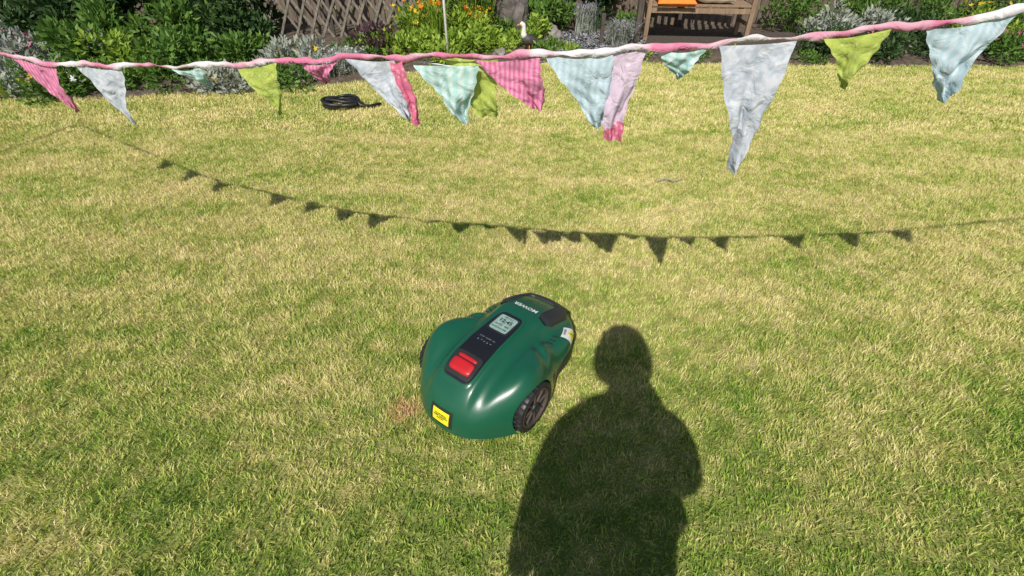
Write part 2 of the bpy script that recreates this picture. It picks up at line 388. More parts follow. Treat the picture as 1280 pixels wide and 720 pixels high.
def rock(name,loc,s,seed,mat=M_rock):
    import bmesh
    from mathutils import noise
    bm=bmesh.new(); bmesh.ops.create_icosphere(bm,subdivisions=4,radius=1)
    for v in bm.verts:
        n=noise.noise(v.co*1.3+Vector((seed,0,0)))*.45+noise.noise(v.co*4+Vector((seed,3,0)))*.14
        v.co*=1+n; v.co.x*=s[0]; v.co.y*=s[1]; v.co.z*=s[2]
    me=bpy.data.meshes.new(name); bm.to_mesh(me); bm.free(); me.materials.append(mat)
    o=link(bpy.data.objects.new(name,me)); o.location=loc; return o
M_rockd=simple('rock_dark',(.11,.095,.085),.9,var=.6,scale=7,bump=1,bscale=25)
rock('boulder',(.03,7.6,.30),(.23,.2,.36),3.3,M_rockd)
rock('boulder',(.55,7.5,.1),(.12,.1,.12),8.3); rock('boulder',(-.15,6.5,.06),(.09,.07,.07),5.1); rock('boulder',(.95,6.6,.05),(.08,.07,.05),15.1)
rock('boulder',(1.25,6.65,.06),(.1,.07,.07),25.1,M_rockd)
tr=empty('small_tree',(.95,7.9,0)); M_bark=simple('bark',(.10,.075,.055),.95,var=.5,scale=20,bump=1,bscale=40)
tube('trunk',[(0,0,0),(.01,.02,.4),(-.03,0,.9),(.02,.03,1.5)],[.055,.042,.036,.025],M_bark,tr)
tube('limb_1',[(-.02,0,.8),(-.25,.05,1.2),(-.4,0,1.7)],[.024,.018,.01],M_bark,tr); tube('limb_2',[(-.01,0,1.1),(.25,-.05,1.5),(.4,0,1.9)],[.022,.015,.008],M_bark,tr)
g=np.random.default_rng(3); n=3500; P=g.normal(0,.33,(n,3)); P[:,2]=1.75+g.normal(0,.3,n); D=g.normal(size=(n,3)); D/=np.linalg.norm(D,axis=1)[:,None]
V,T=leaf_arrays(P,D,np.full(n,.07),np.full(n,.035),g); link(bpy.data.objects.new('crown',trimesh('crown',V,T,np.repeat(g.random(n),4),L_green)),tr)
o=boxes_mesh('wooden_post',[((0,0,.7),(.07,.07,1.4),(0,0,0))],M_dark); o.location=(1.66,7.1,0)
o=boxes_mesh('wooden_post',[((0,0,.2),(.05,.05,.42),(0,0,0))],M_dark); o.location=(1.18,7.0,0.03)
M_pole=simple('pole_white',(.72,.72,.70),.4,var=.1)
tube('garden_pole',[(-.76,6.2,0),(-.765,6.21,1.0),(-.768,6.21,2.1)],.016,M_pole)

# ------------------------------------------------------------ bird ornament
bird=empty('bird_statue',(.21,6.7,.06),R(200)); bird.scale=(1.15,1.15,1.15)
M_bw=simple('statue_white',(.72,.70,.64),.6,var=.1); M_bd=simple('statue_dark',(.05,.045,.04),.6,var=.3); M_bo=simple('beak_orange',(.6,.22,.03),.5)
def ell(name,loc,s,mat,parent,rot=(0,0,0),k=None):
    V=[];F=[];n=24;m=14
    for i in range(m+1):
        th=math.pi*i/m
        for j in range(n):
            a=2*math.pi*j/n; V.append((s[0]*math.sin(th)*math.cos(a),s[1]*math.sin(th)*math.sin(a),s[2]*math.cos(th)))
    for i in range(m):
        for j in range(n): F.append((i*n+j,(i+1)*n+j,(i+1)*n+(j+1)%n,i*n+(j+1)%n))
    o=pymesh(name,V,F,mat,parent); o.location=loc; o.rotation_euler=rot; return o
tube('body',[(-.13,0,.07),(-.09,0,.09),(-.03,0,.105),(.03,0,.12),(.06,0,.15)],[.006,.03,.058,.06,.035],M_bd,bird,16)
tube('neck',[(.04,0,.13),(.062,0,.18),(.058,0,.225),(.066,0,.262),(.085,0,.272),(.1,0,.268)],[.042,.03,.023,.027,.025,.012],M_bw,bird,14)
tube('beak',[(.098,0,.268),(.125,0,.262),(.14,0,.26)],[.011,.008,.002],M_bo,bird,8)
for s in(-1,1):
    tube('leg',[(.0,s*.025,0),(.0,s*.025,.07)],.007,M_bo,bird,8); ell('foot',(.015,s*.025,.006),(.03,.016,.007),M_bo,bird)
    ell('wing',(-.03,s*.052,.108),(.075,.014,.038),M_bd,bird,(0,R(-12),0)); ell('eye',(.092,s*.022,.276),(.004,.004,.004),M_bd,bird)

# ------------------------------------------------------------ deck, bench, cushions
deck=empty('wooden_deck',(2.95,7.3,.06)); boxes_mesh('planks',[((0,-.62+i*.125,0),(2.3,.112,.03),(0,0,0)) for i in range(10)],M_dark,deck)
boxes_mesh('frame',[((0,-.66,-.03),(2.3,.03,.06),(0,0,0))],M_teak,deck)
bench=empty('garden_bench',(2.50,7.45,.075),R(-6))
boxes_mesh('seat',[((0,-.22+i*.085,.42),(1.35,.07,.025),(0,0,0)) for i in range(6)],M_teak,bench)
boxes_mesh('backrest',[((-.58+i*.105,.27,.68),(.05,.02,.42),(R(-8),0,0)) for i in range(12)]+[((0,.31,.9),(1.4,.03,.08),(R(-8),0,0)),((0,.245,.47),(1.4,.03,.06),(R(-8),0,0))],M_teak,bench)
boxes_mesh('legs',[((sx*.66,sy,.3 if sy<0 else .45),(.055,.055,.6 if sy<0 else .9),(0,0,0)) for sx in(-1,1) for sy in(-.24,.26)],M_teak,bench)
boxes_mesh('armrests',[((sx*.66,0,.62),(.07,.6,.03),(0,0,0)) for sx in(-1,1)],M_teak,bench)
boxes_mesh('stretchers',[((0,-.24,.36),(1.3,.03,.06),(0,0,0))]+[((sx*.66,0,.2),(.03,.48,.04),(0,0,0)) for sx in(-1,1)],M_teak,bench)
M_or=simple('cushion_orange',(.85,.20,.02),.8,var=.12,bump=.4,bscale=300); M_cw=simple('cushion_cream',(.72,.66,.55),.85,var=.1,bump=.4,bscale=300)
def cushion(name,loc,rot,s,mat,parent=None):
    V=[];F=[];n=22
    for side in(1,-1):
        for i in range(n+1):
            for j in range(n+1):
                u=i/n*2-1; v=j/n*2-1; th=((1-u**4)*(1-v**4))**.45
                V.append((u*s[0]*(1-.07*(1-v*v)),v*s[1]*(1-.07*(1-u*u)),side*s[2]*th+.004*math.sin(9*u+5*v)*th))
    N=(n+1)**2
    for sd in(0,1):
        for i in range(n):
            for j in range(n):
                a=sd*N+i*(n+1)+j; f=(a,a+n+1,a+n+2,a+1); F.append(f if sd==0 else f[::-1])
    o=pymesh(name,V,F,mat,parent); o.location=loc; o.rotation_euler=rot; return o
cq=empty('orange_cushion',(2.16,7.36,.57),0); cushion('pad',(0,.0,.0),(R(10),0,R(-6)),(.25,.25,.065),M_or,cq)
cq=empty('orange_cushion',(2.2,7.56,.78),0); cushion('pad',(0,0,0),(R(72),0,R(-6)),(.22,.21,.07),M_or,cq)
cq=empty('cream_cushion',(2.68,7.40,.565),0); cushion('pad',(0,.02,0),(R(0),0,R(-6)),(.24,.24,.05),M_cw,cq)

# ------------------------------------------------------------ hose coil
M_rub=simple('black_rubber',(.018,.018,.019),.45,var=.3)
pts=[]
for i in range(150):
    a=i*.21; rr=.12+.025*math.sin(i*.13)+.01*math.sin(i*.7); pts.append((-1.60+rr*math.cos(a)*1.25,4.62+rr*math.sin(a),.03+.02*(i/150)*3+.012*math.sin(i*.37)))
pts+=[(-1.40,4.54,.05),(-1.33,4.58,.03),(-1.25,4.68,.02)]
tube('garden_hose',pts,.013,M_rub,n=8)
tube('twig',[(.98,3.0,.02),(1.04,3.03,.03),(1.10,3.0,.025),(1.16,3.03,.02)],[.004,.005,.004,.002],simple('twig',(.3,.28,.26),.9),n=6)

# ------------------------------------------------------------ bunting
def cloth(name,c,pat=None,kind=0,sc=60):
    t=NT(name); tc=t.n('ShaderNodeTexCoord')
    if kind==0: tex=t.n('ShaderNodeTexVoronoi',i_Scale=sc); src=tex.outputs['Distance']; stops=[(.22,pat or c),(.34,c)]
    elif kind==1:
        tex=t.n('ShaderNodeTexWave',i_Scale=sc,i_Distortion=3.0); src=tex.outputs['Fac']; stops=[(.1,pat or c),(.9,c)]
    else: tex=t.n('ShaderNodeTexNoise',i_Scale=sc,i_Detail=3.0); src=tex.outputs[0]; stops=[(.42,pat or c),(.58,c)]
    t.l(tc.outputs['Object'],tex.inputs['Vector']); r=t.ramp(stops); t.l(src,r.inputs[0])
    p=t.n('ShaderNodeBsdfPrincipled',i_Roughness=.9); p.inputs['Specular IOR Level'].default_value=.1; t.l(r.outputs[0],p.inputs['Base Color'])
    nz=t.n('ShaderNodeTexNoise',i_Scale=26.0,i_Detail=3.0,i_Distortion=.8); t.l(tc.outputs['Object'],nz.inputs['Vector'])
    b=t.n('ShaderNodeBump',i_Strength=.9,i_Distance=.012); t.l(nz.outputs[0],b.inputs['Height']); t.l(b.outputs[0],p.inputs['Normal'])
    tr=t.n('ShaderNodeBsdfTranslucent'); t.l(r.outputs[0],tr.inputs['Color']); mx=t.n('ShaderNodeMixShader'); mx.inputs[0].default_value=.22
    t.l(p.outputs[0],mx.inputs[1]); t.l(tr.outputs[0],mx.inputs[2]); t.l(mx.outputs[0],t.out.inputs[0]); return t.m
C_gb=cloth('cloth_grey_blue',(.48,.52,.60),(.62,.64,.70),2,60); C_blue=cloth('cloth_blue',(.46,.60,.68),(.58,.68,.74),1,22); C_mint=cloth('cloth_mint',(.42,.64,.62),(.62,.76,.74),1,14)
C_lime=cloth('cloth_lime',(.46,.54,.12),(.58,.64,.24),0,80); C_pink=cloth('cloth_pink',(.66,.17,.34),(.74,.32,.47),1,30)
C_lil=cloth('cloth_lilac',(.68,.54,.67),(.76,.65,.74),0,70); C_hot=cloth('cloth_hot',(.66,.17,.28),(.74,.35,.43),0,80)
M_tape=cloth('tape',(.76,.72,.74),(.68,.22,.35),2,7)
cx=[-4.3,-2.4,-1.3,-.8,-.363,0,.317,.55,.8,1.6,3.3]; cyy=[2.35,1.72,1.43,1.295,1.178,1.09,1.033,.985,.94,.8,.45]; cz=[1.75,1.27,1.12,1.145,1.193,1.214,1.243,1.270,1.305,1.48,2.1]
def smooth_interp(x,xs,ys):
    w=0;s=0
    for k,dx in enumerate((-.12,-.06,0,.06,.12)): 
        ww=(1,2,3,2,1)[k]; s+=ww*np.interp(x+dx,xs,ys); w+=ww
    return s/w
def SP(X): return Vector((X,float(smooth_interp(X,cx,cyy)),float(smooth_interp(X,cx,cz))+.003*math.sin(X*31)))
bunt=empty('bunting')
V=[];F=[]; Xs=np.linspace(-4.2,3.2,900)
for i,X in enumerate(Xs):
    p=SP(X); tw=.5*math.sin(X*9)+.35*math.sin(X*23)+.3*math.sin(X*71); hw=.0066+.0016*math.sin(X*47)+.001*math.sin(X*113)
    for (dy,dz) in ((-.001,hw),(-.001,-hw),(.001,-hw),(.001,hw)):
        V.append((p.x,p.y+dy+dz*math.sin(tw),p.z+dz*math.cos(tw)+.0014*math.sin(X*60)+.0008*math.sin(X*141)))
for i in range(len(Xs)-1):
    for k in range(4): F.append((i*4+k,i*4+(k+1)%4,(i+1)*4+(k+1)%4,(i+1)*4+k))
pymesh('tape',V,F,M_tape,bunt)
pid=[0]
def pennant(X0,X1,Xt,L,mat,blow=.02,dy=0,amp=.008,tipmat=None,skew=0,z0=0,tipw=0.0):
    pid[0]+=1; nr=32;nc=24;V=[];F=[]; ph=pid[0]*1.7
    for r in range(nr+1):
        u=r/nr
        for c in range(nc+1):
            v=c/nc
            X=(X0+(X1-X0)*v); p=SP(X)
            tX=Xt+tipw*(v-.5)
            xw=X*(1-u)+tX*u
            pt=SP(Xt)
            y=p.y*(1-u)+pt.y*u + dy + blow*u*u + amp*u**.7*(math.sin(v*8+ph+u*3.5)+.6*math.sin(u*9+v*4+ph*2)+.35*math.sin(v*19+u*6+ph)+.22*math.sin(v*11-u*23+ph*3))*(1-.3*u)
            z=(p.z*(1-u)+pt.z*u) -.004+z0 - L*u + skew*(v-.5)*(1-u)*u - .006*math.sin(v*math.pi)*(1-u)
            xw+=.005*math.sin(u*8+ph)*u+.003*math.sin(v*9+u*5+ph)*u*(1-u)*2+.0016*math.sin(u*31+ph*2+(0 if v<.5 else 2))*abs(2*v-1)**4
            V.append((xw,y,z))
    for r in range(nr):
        for c in range(nc): a=r*(nc+1)+c; F.append((a,a+1,a+nc+2,a+nc+1))
    o=pymesh('pennant_%d'%pid[0],V,F,[mat,tipmat or mat],bunt)
    if tipmat:
        for f in o.data.polygons:
            rr_,cc_=f.index//nc,f.index%nc
            if rr_+.15*cc_>nr*.86: f.material_index=1
    return o
pennant(-.380,-.262,-.245,.140,C_gb,.01,skew=.02,amp=.012)
pennant(-.275,-.243,-.222,.144,C_hot,.0,-.004,tipw=.018)
pennant(-.218,-.072,-.112,.138,C_mint,.02,.0,.014,z0=-.012,tipw=.014)
pennant(-.155,-.028,-.062,.136,C_lime,.03,.018,.012,tipw=.045)
pennant(-.082,.057,.062,.118,C_pink,.02,.0,.012,skew=.04,tipw=.02)
pennant(.066,.205,.198,.158,C_blue,.02,.0,.013,tipw=.024)
pennant(.196,.268,.224,.188,C_lil,.01,.004,.010,C_hot,tipw=.036)
pennant(.282,.38,.345,.065,C_mint,.04,0,.01)
pennant(.40,.53,.50,.27,C_gb,.02,0,.018,tipw=.015)
pennant(.575,.68,.66,.11,C_lime,.03,0,.012)
pennant(.73,.86,.83,.15,C_blue,.03,0,.014)
pennant(-.50,-.40,-.46,.06,C_pink,.05,0,.01); pennant(-.68,-.56,-.6,.13,C_lime,.03); pennant(-.87,-.77,-.8,.06,C_mint,.05)
pennant(-1.19,-1.03,-1.1,.16,C_gb,.02); pennant(-1.40,-1.26,-1.3,.14,C_pink,.03); pennant(-1.62,-1.49,-1.55,.15,C_lime,.03); pennant(-1.9,-1.74,-1.8,.15,C_mint,.03)
for X in(-2.3,-2.6,-2.9,1.2,1.5,1.8): pennant(X-.07,X+.07,X+.02,.15,[C_pink,C_blue,C_lime][int(abs(X*10))%3])
tube('cord',[SP(X)+Vector((0,.02,-.004-.028*(1-((X+.05)/.2)**2) if abs(X+.05)<.2 else -.004)) for X in np.linspace(-.4,.35,40)],.0014,M_pole,bunt,6)
for nm,X in (('bunting_pole',-4.22),('bunting_pole',3.22)):
    p=SP(X); tube(nm,[(p.x+(-.02 if X<0 else .02),p.y,0),(p.x+(-.02 if X<0 else .02),p.y,p.z+.05)],.012,M_pole)

# ------------------------------------------------------------ robot mower
mower=empty('robotic_lawn_mower',(-.035,1.293,0),math.atan2(.8,.6)); mower.scale=(1.03,1.09,1.02)
M_green=simple('green_plastic',(.008,.086,.045),.33,coat=.25,var=.07,scale=8,bump=.08,bscale=900)
M_blk=simple('black_plastic',(.02,.02,.021),.5,var=.15,bump=.1,bscale=700)
M_gry=simple('charcoal_plastic',(.022,.024,.027),.5,var=.12,bump=.1,bscale=700)
M_gloss=simple('gloss_black',(.012,.012,.014),.12,coat=.6,var=.1)
M_red=simple('red_button',(.45,.012,.018),.4,coat=.15,var=.06)
M_rust=simple('hub_plastic',(.075,.05,.042),.55,var=.3)
M_white=simple('print_white',(.75,.75,.72),.5,var=.03); M_yel=simple('label_yellow',(.80,.66,.02),.5,var=.04)
M_lcd=simple('lcd_glass',(.26,.38,.33),.15,coat=.5,var=.2,scale=60)
def ss(a,b,x):
    t=min(1,max(0,(x-a)/(b-a))); return t*t*(3-2*t)
A_=.335; A0=-.005; KP=2.55; NP_=4.6; MP_=2.4
def Wd(a): return .190+.054*math.exp(-((a+.14)/.145)**2)-.012*math.exp(-((a-.08)/.055)**2)
def zb(a): return .045+.065*ss(.0,.16,a)
def ztop(a): return .242-.052*ss(.08,.36,a)-.03*ss(-.08,-.36,a)
def rho(a,y): return ((abs(a-A0)/A_)**KP+(abs(y)/Wd(a))**KP)**(1/KP)
def zs(a,y,zeta,rh):
    z=zb(a)+(ztop(a)-zb(a))*zeta
    k=max(0,1-rh**9); k2=max(0,1-rh**18); ay=abs(y)
    z+=.014*(1-ss(.070,.090,ay))*k*ss(-.36,-.25,a)
    z+=.030*math.exp(-((a+.12)/.115)**2-((ay-.195)/.048)**2)*k2
    z-=.012*math.exp(-((ay-.105)/.024)**2)*k*(1-ss(.05,.15,a))
    z-=.034*ss(.02,.10,a)*ss(.088,.125,ay)*k
    z-=.016*math.exp(-((a-.035+.5*(ay-.1))/.020)**2)*ss(.09,.13,ay)*k
    return z
def SPT(phi,t):
    rh=math.sin(t)**(2/NP_); ze=max(0,math.cos(t))**(2/MP_)
    c,s=math.cos(phi),math.sin(phi)
    cc=math.copysign(abs(c)**(2/KP),c); sn=math.copysign(abs(s)**(2/KP),s)
    a=A0+A_*rh*cc; y=Wd(a)*rh*sn
    return Vector((a,y,zs(a,y,ze,rh)))
def surf(a,y):
    rh=min(.9999,rho(a,y)); ze=(1-rh**NP_)**(1/MP_); return zs(a,y,ze,rh)
nphi=240; nt=110; V=[Vector((A0,0,surf(A0,0)))];F=[]
for i in range(1,nt+1):
    q_=i/nt; t_=math.pi/2*(q_**1.7*.5+q_*.5)
    for j in range(nphi): V.append(SPT(2*math.pi*j/nphi,t_))
for j in range(nphi): F.append((0,1+j,1+(j+1)%nphi))
for i in range(nt-1):
    for j in range(nphi): F.append((1+i*nphi+j,1+(i+1)*nphi+j,1+(i+1)*nphi+(j+1)%nphi,1+i*nphi+(j+1)%nphi))
base=1+(nt-1)*nphi; b0=len(V)
for j in range(nphi):
    q=V[base+j]; V.append(Vector((A0+(q.x-A0)*.97,q.y*.97,q.z-.004)))
for j in range(nphi): F.append((base+j,b0+j,b0+(j+1)%nphi,base+(j+1)%nphi))
b1=len(V); V.append(Vector((0,0,.07)))
for j in range(nphi): F.append((b0+j,b1,b0+(j+1)%nphi))
WR=.095; WX=-.115; WY=.203
shell=pymesh('shell',V,F,M_green,None)
cuts=[]
for s in(-1,1):
    cut=lathe('cut',[(WR+.007,-.08),(WR+.007,.08)],M_blk,None,64); cut.rotation_euler=(R(90),0,0); cut.location=(WX,s*(WY-.026+.08),WR)
    md=shell.modifiers.new('arch','BOOLEAN'); md.operation='DIFFERENCE'; md.object=cut; md.solver='EXACT'
    cuts.append(cut)
bpy.context.view_layer.update()
dg=bpy.context.evaluated_depsgraph_get()
me=bpy.data.meshes.new_from_object(shell.evaluated_get(dg)); shell.modifiers.clear(); shell.data=me
me.polygons.foreach_set('use_smooth',[True]*len(me.polygons))
try: me.set_sharp_from_angle(angle=R(45))
except Exception as e: print(e)
for o in cuts: bpy.data.objects.remove(o)
shell.parent=mower
V=[];F=[]; n=160; lv=[(.90,.022),(.965,.03),(.995,.05),(1.0,.085),(.985,.118)]
for f,z in lv:
    for j in range(n):
        ph=2*math.pi*j/n; c,s=math.cos(ph),math.sin(ph); a=A0+A_*math.copysign(abs(c)**(2/KP),c)*f; y=Wd(a)*math.copysign(abs(s)**(2/KP),s)*f
        if abs(a-WX)<WR+.012 and abs(y)>WY-.033: y=math.copysign(WY-.033,y)
        zz=z
        if a<.0: zz=min(z,zb(a)+.004); 
        q=.975 if a<0 else 1.0
        V.append((a*q+(.006 if a>.25 else 0),y*q,zz))
for i in range(len(lv)-1):
    for j in range(n): F.append((i*n+j,i*n+(j+1)%n,(i+1)*n+(j+1)%n,(i+1)*n+j))
F.append(tuple(range(n-1,-1,-1))); F.append(tuple((len(lv)-1)*n+j for j in range(n)))
pymesh('chassis',V,F,M_blk,mower)
for s in(-1,1):
    o=lathe('arch_liner',[(WR+.0055,-.002),(WR+.0055,.002)],M_blk,mower,64); o.rotation_euler=(R(90),0,0); o.location=(WX,s*(WY-.0235),WR+.001)
def patch(name,ac,la,ly,off,mat,k=7,yc=0,lyf=None,skirt=.004,nr=12,n=64,edge_round=.0):
    V=[];F=[]
    def P(r,ph,o):
        c,s=math.cos(ph),math.sin(ph); a=ac+la*r*math.copysign(abs(c)**(2/k),c)
        l=ly if lyf is None else ly+(lyf-ly)*((a-ac)/la*.5+.5)
        y=yc+l*r*math.copysign(abs(s)**(2/k),s); return Vector((a,y,surf(a,y)+o))
    V.append(P(0,0,off))
    for i in range(1,nr+1):
        for j in range(n): V.append(P(i/nr,2*math.pi*j/n,off-edge_round*(i/nr)**6))
    for j in range(n): V.append(P(1.02,2*math.pi*j/n,-skirt))
    for j in range(n): F.append((0,1+j,1+(j+1)%n))
    for i in range(nr):
        for j in range(n): F.append((1+i*n+j,1+(i+1)*n+j,1+(i+1)*n+(j+1)%n,1+i*n+(j+1)%n))
    o=pymesh(name,V,F,mat,mower); 
    try:o.data.set_sharp_from_angle(angle=R(50))
    except: pass
    return o
patch('panel_surround',-.095,.172,.067,.0035,M_green,lyf=.057,edge_round=.001)
patch('control_panel',-.095,.161,.058,.0055,M_gloss,lyf=.048)
patch('button_well',-.208,.043,.052,.0085,M_blk)
patch('stop_button',-.217,.021,.041,.018,M_red,k=5,edge_round=.005)
patch('button_lip',-.185,.006,.036,.014,M_red,k=4,edge_round=.004)
patch('lcd_frame',.008,.048,.042,.007,M_blk,k=8)
patch('lcd_screen',.008,.041,.035,.0078,M_lcd,k=10)
V=[];F=[]; path=[]
for u in np.linspace(0,1,14): path.append((.120+.123*u,-.083))
for a in np.linspace(0,math.pi/2,10)[1:]: path.append((.243+.045*math.sin(a),-.083+.045*(1-math.cos(a))))
for u in np.linspace(0,1,14)[1:]: path.append((.288,-.038+.076*u))
for a in np.linspace(0,math.pi/2,10)[1:]: path.append((.243+.045*math.cos(a),.038+.045*math.sin(a)))
for u in np.linspace(0,1,14)[1:]: path.append((.243-.123*u,.083))
prof=[(-.022,-.02),(-.020,.004),(-.014,.009),(0,.011),(.014,.009),(.022,.002),(.026,-.03)]
for i,(a,y) in enumerate(path):
    a0,y0=path[max(0,i-1)]; a1,y1=path[min(len(path)-1,i+1)]; dl=math.hypot(a1-a0,y1-y0); nx,ny=(y1-y0)/dl,-(a1-a0)/dl
    tp=min(1,(min(i,len(path)-1-i)+1)/4)
    for o_,h_ in prof:
        aa,yy=a+nx*o_*(.5+.5*tp),y+ny*o_*(.5+.5*tp); zc=surf(a+nx*min(o_,.008),y+ny*min(o_,.008)); V.append((aa,yy,zc+h_*(tp if h_>0 else 1)))
m=len(prof)
for i in range(len(path)-1):
    for k in range(m-1): F.append((i*m+k,i*m+k+1,(i+1)*m+k+1,(i+1)*m+k))
F.append(tuple(range(m))); F.append(tuple((len(path)-1)*m+k for k in range(m-1,-1,-1)))
pymesh('front_trim',V,F,M_gry,mower)
def text(name,body,size,mat,fn,parent=mower,rot=0,bold=.0):
    cu=bpy.data.curves.new(name,'FONT'); cu.body=body; cu.size=size; cu.align_x='CENTER'; cu.align_y='CENTER'; cu.offset=bold; cu.resolution_u=2
    o=bpy.data.objects.new(name,cu); COL.objects.link(o); bpy.context.view_layer.update()
    me=bpy.data.meshes.new_from_object(o.evaluated_get(bpy.context.evaluated_depsgraph_get())); bpy.data.objects.remove(o)
    c,s=math.cos(rot),math.sin(rot)
    for v in me.vertices: v.co=fn(v.co.x*c-v.co.y*s,v.co.x*s+v.co.y*c)
    me.materials.clear(); me.materials.append(mat); return link(bpy.data.objects.new(name,me),parent)
def top(ac,off): return lambda x,y: Vector((ac+x,y,surf(ac+x,y)+off))
text('brand_print','MOWER',.026,M_white,top(.145,.0012),rot=R(90),bold=.0006)
text('lcd_line_1','12:45',.024,M_blk,top(.020,.0086),rot=R(-90),bold=.0006)
text('lcd_line_2','AUTO  98%',.011,M_blk,top(-.004,.0086),rot=R(-90),bold=.0002)
text('lcd_line_3','MON TUE WED',.0085,M_blk,top(-.020,.0086),rot=R(-90),bold=.0002)
text('lcd_line_4','LED 3 2 1',.009,M_blk,top(.040,.0086),rot=R(-90),bold=.0002)
text('panel_icons','o  ^  v  x  +',.012,simple('print_grey',(.3,.3,.3),.5),top(-.10,.0064),rot=R(-90))
text('panel_caption','STOP  HOME  OK',.008,simple('print_grey2',(.25,.25,.25),.5),top(-.083,.0064),rot=R(-90))
def side(phi,t,off):
    e=1e-3; p0=SPT(phi,t); du=(SPT(phi+e,t)-SPT(phi-e,t))/(2*e); dv=(SPT(phi,t-e)-SPT(phi,t+e))/(2*e)
    lu,lv=du.length,dv.length
    def fn(x,y):
        ph,tt=phi+x/lu,t-y/lv; p=SPT(ph,tt); a=(SPT(ph+e,tt)-SPT(ph-e,tt)); b=(SPT(ph,tt-e)-SPT(ph,tt+e)); nn=a.cross(b).normalized(); return p+nn*off
    return fn
def rear(z0,off,x0=-.34):
    def fn(x,y):
        yy=-x; zt=z0+y*.86
        lo,hi=A0-A_+.0005,A0
        for _ in range(30):
            mid=(lo+hi)/2
            if rho(mid,yy)>=1 or surf(mid,yy)<zt: lo=mid
            else: hi=mid
        return Vector((hi-off,yy,zt+off*.5))
    return fn
def spatch(name,fn,poly_w,poly_h,mat,shape='rect',n=10):
    V=[];F=[]
    for i in range(n+1):
        for j in range(n+1):
            u=i/n-.5; v=j/n-.5
            if shape=='tri': u=u*(1-(v+.5))
            V.append(fn(u*poly_w,v*poly_h))
    for i in range(n):
        for j in range(n): a=i*(n+1)+j; F.append((a,a+n+1,a+n+2,a+1))
    return pymesh(name,V,F,mat,mower)
for off,w,h,mt,nm in ((.0015,.088,.078,M_blk,'rear_label'),(.0025,.066,.058,M_yel,'rear_label_field')):
    spatch(nm,rear(.100,off),w,h,mt)
text('rear_label_text','WARNING\nKEEP HANDS\nAWAY',.0095,M_blk,rear(.100,.0034),bold=.0003)
def find(ax,yy):
    best=None
    for i in range(180,360,2):
        for j in range(20,90,1):
            p=SPT(R(i),R(j)); dd=(p.x-ax[0])**2+(p.y-ax[1])**2+(p.z-yy)**2
            if best is None or dd<best[0]: best=(dd,R(i),R(j))
    return best[1],best[2]
ph,tt=find((.205,-.150),.155)
spatch('warning_sticker',side(ph,tt,.0015),.072,.056,M_white)
def shift(fn,dx,dy): return lambda x,y: fn(x+dx,y+dy)
spatch('warning_triangle',shift(side(ph,tt,.0025),0,-.006),.060,.042,M_yel,'tri')
text('warning_mark','!',.026,M_blk,shift(side(ph,tt,.0035),0,-.01),bold=.001)
text('warning_caption','DANGER',.010,M_blk,shift(side(ph,tt,.003),0,.021),bold=.0003)
for s in(-1,1):
    for i in range(3):
        ph2,t2=find((.085+.022*i,-.13),.17)
        if s>0: ph2=-ph2
        spatch('vent_%d_%d'%(i,s),side(ph2,t2,.001),.006,.026,M_blk)
def wheel(name,loc,r,w,s):
    root=bpy.data.objects.new(name,None); link(root,mower); root.location=loc; root.rotation_euler=(R(90)*(-s),0,0)
    lathe('tyre',[(r*.80,-w/2),(r*.93,-w/2),(r*.97,-w*.4),(r*.97,w*.4),(r*.93,w/2),(r*.84,w/2),(r*.81,w*.42),(r*.81,w*.2)],M_rub,root,64)
    lst=[]
    for k in range(26):
        a=2*math.pi*k/26
        for q in(-1,1):
            lst.append(((r*.975*math.cos(a+q*.05),r*.975*math.sin(a+q*.05),q*w*.24),(r*.05,r*.1,w*.46),(0,0,a)))
    boxes_mesh('lugs',lst,M_rub,root)
    lathe('hub_disc',[(.004,-w*.05),(r*.80,-w*.05),(r*.80,-w*.3),(.004,-w*.3)],M_blk,root,48)
    lathe('rim',[(r*.72,w*.12),(r*.72,w*.46),(r*.795,w*.48),(r*.80,w*.12)],M_rust,root,56)
    lathe('hub_cap',[(r*.2,-w*.05),(r*.2,w*.42),(r*.15,w*.5),(.002,w*.52)],M_blk,root,32)
    boxes_mesh('spokes',[((r*.46*math.cos(a),r*.46*math.sin(a),w*.2),(r*.56,r*.085,w*.30),(0,0,a)) for a in [2*math.pi*k/8 for k in range(8)]],M_rust,root)
for s in(-1,1): wheel('drive_wheel',(WX,s*WY,WR),WR,.034,s)
for s in(-1,1):
    o=lathe('caster',[(.03,-.012),(.036,-.008),(.036,.008),(.03,.012)],M_rub,mower,28); o.rotation_euler=(R(90),0,0); o.location=(.2,s*.11,.036)

# ------------------------------------------------------------ photographer
person=empty('person',(0.02,-.33,0))
def skin(name,verts,edges,rad,mat,parent,sub=2,rootv=0):
    me=bpy.data.meshes.new(name); me.from_pydata([Vector(v) for v in verts],edges,[]); o=link(bpy.data.objects.new(name,me),parent)
    o.modifiers.new('s','SKIN')
    for i,sv in enumerate(me.skin_vertices[0].data):
        rr=rad[i]; sv.radius=rr if isinstance(rr,tuple) else (rr,rr); sv.use_root=(i==rootv)
    m=o.modifiers.new('ss','SUBSURF'); m.levels=sub; m.render_levels=sub
    bpy.context.view_layer.update()
    m2=bpy.data.meshes.new_from_object(o.evaluated_get(bpy.context.evaluated_depsgraph_get())); o.modifiers.clear(); o.data=m2
    m2.polygons.foreach_set('use_smooth',[True]*len(m2.polygons))
    m2.materials.clear()
    for x in (mat if isinstance(mat,list) else [mat]): m2.materials.append(x)
    return o
M_skin=simple('skin',(.52,.32,.24),.5,var=.08); M_shirt=simple('shirt_blue',(.08,.12,.22),.9,var=.15,bump=.4,bscale=400); M_jean=simple('jeans',(.05,.07,.13),.9,var=.2); M_hair=simple('hair_brown',(.06,.04,.025),.7,var=.3); M_shoe=simple('shoe',(.06,.06,.06),.6)
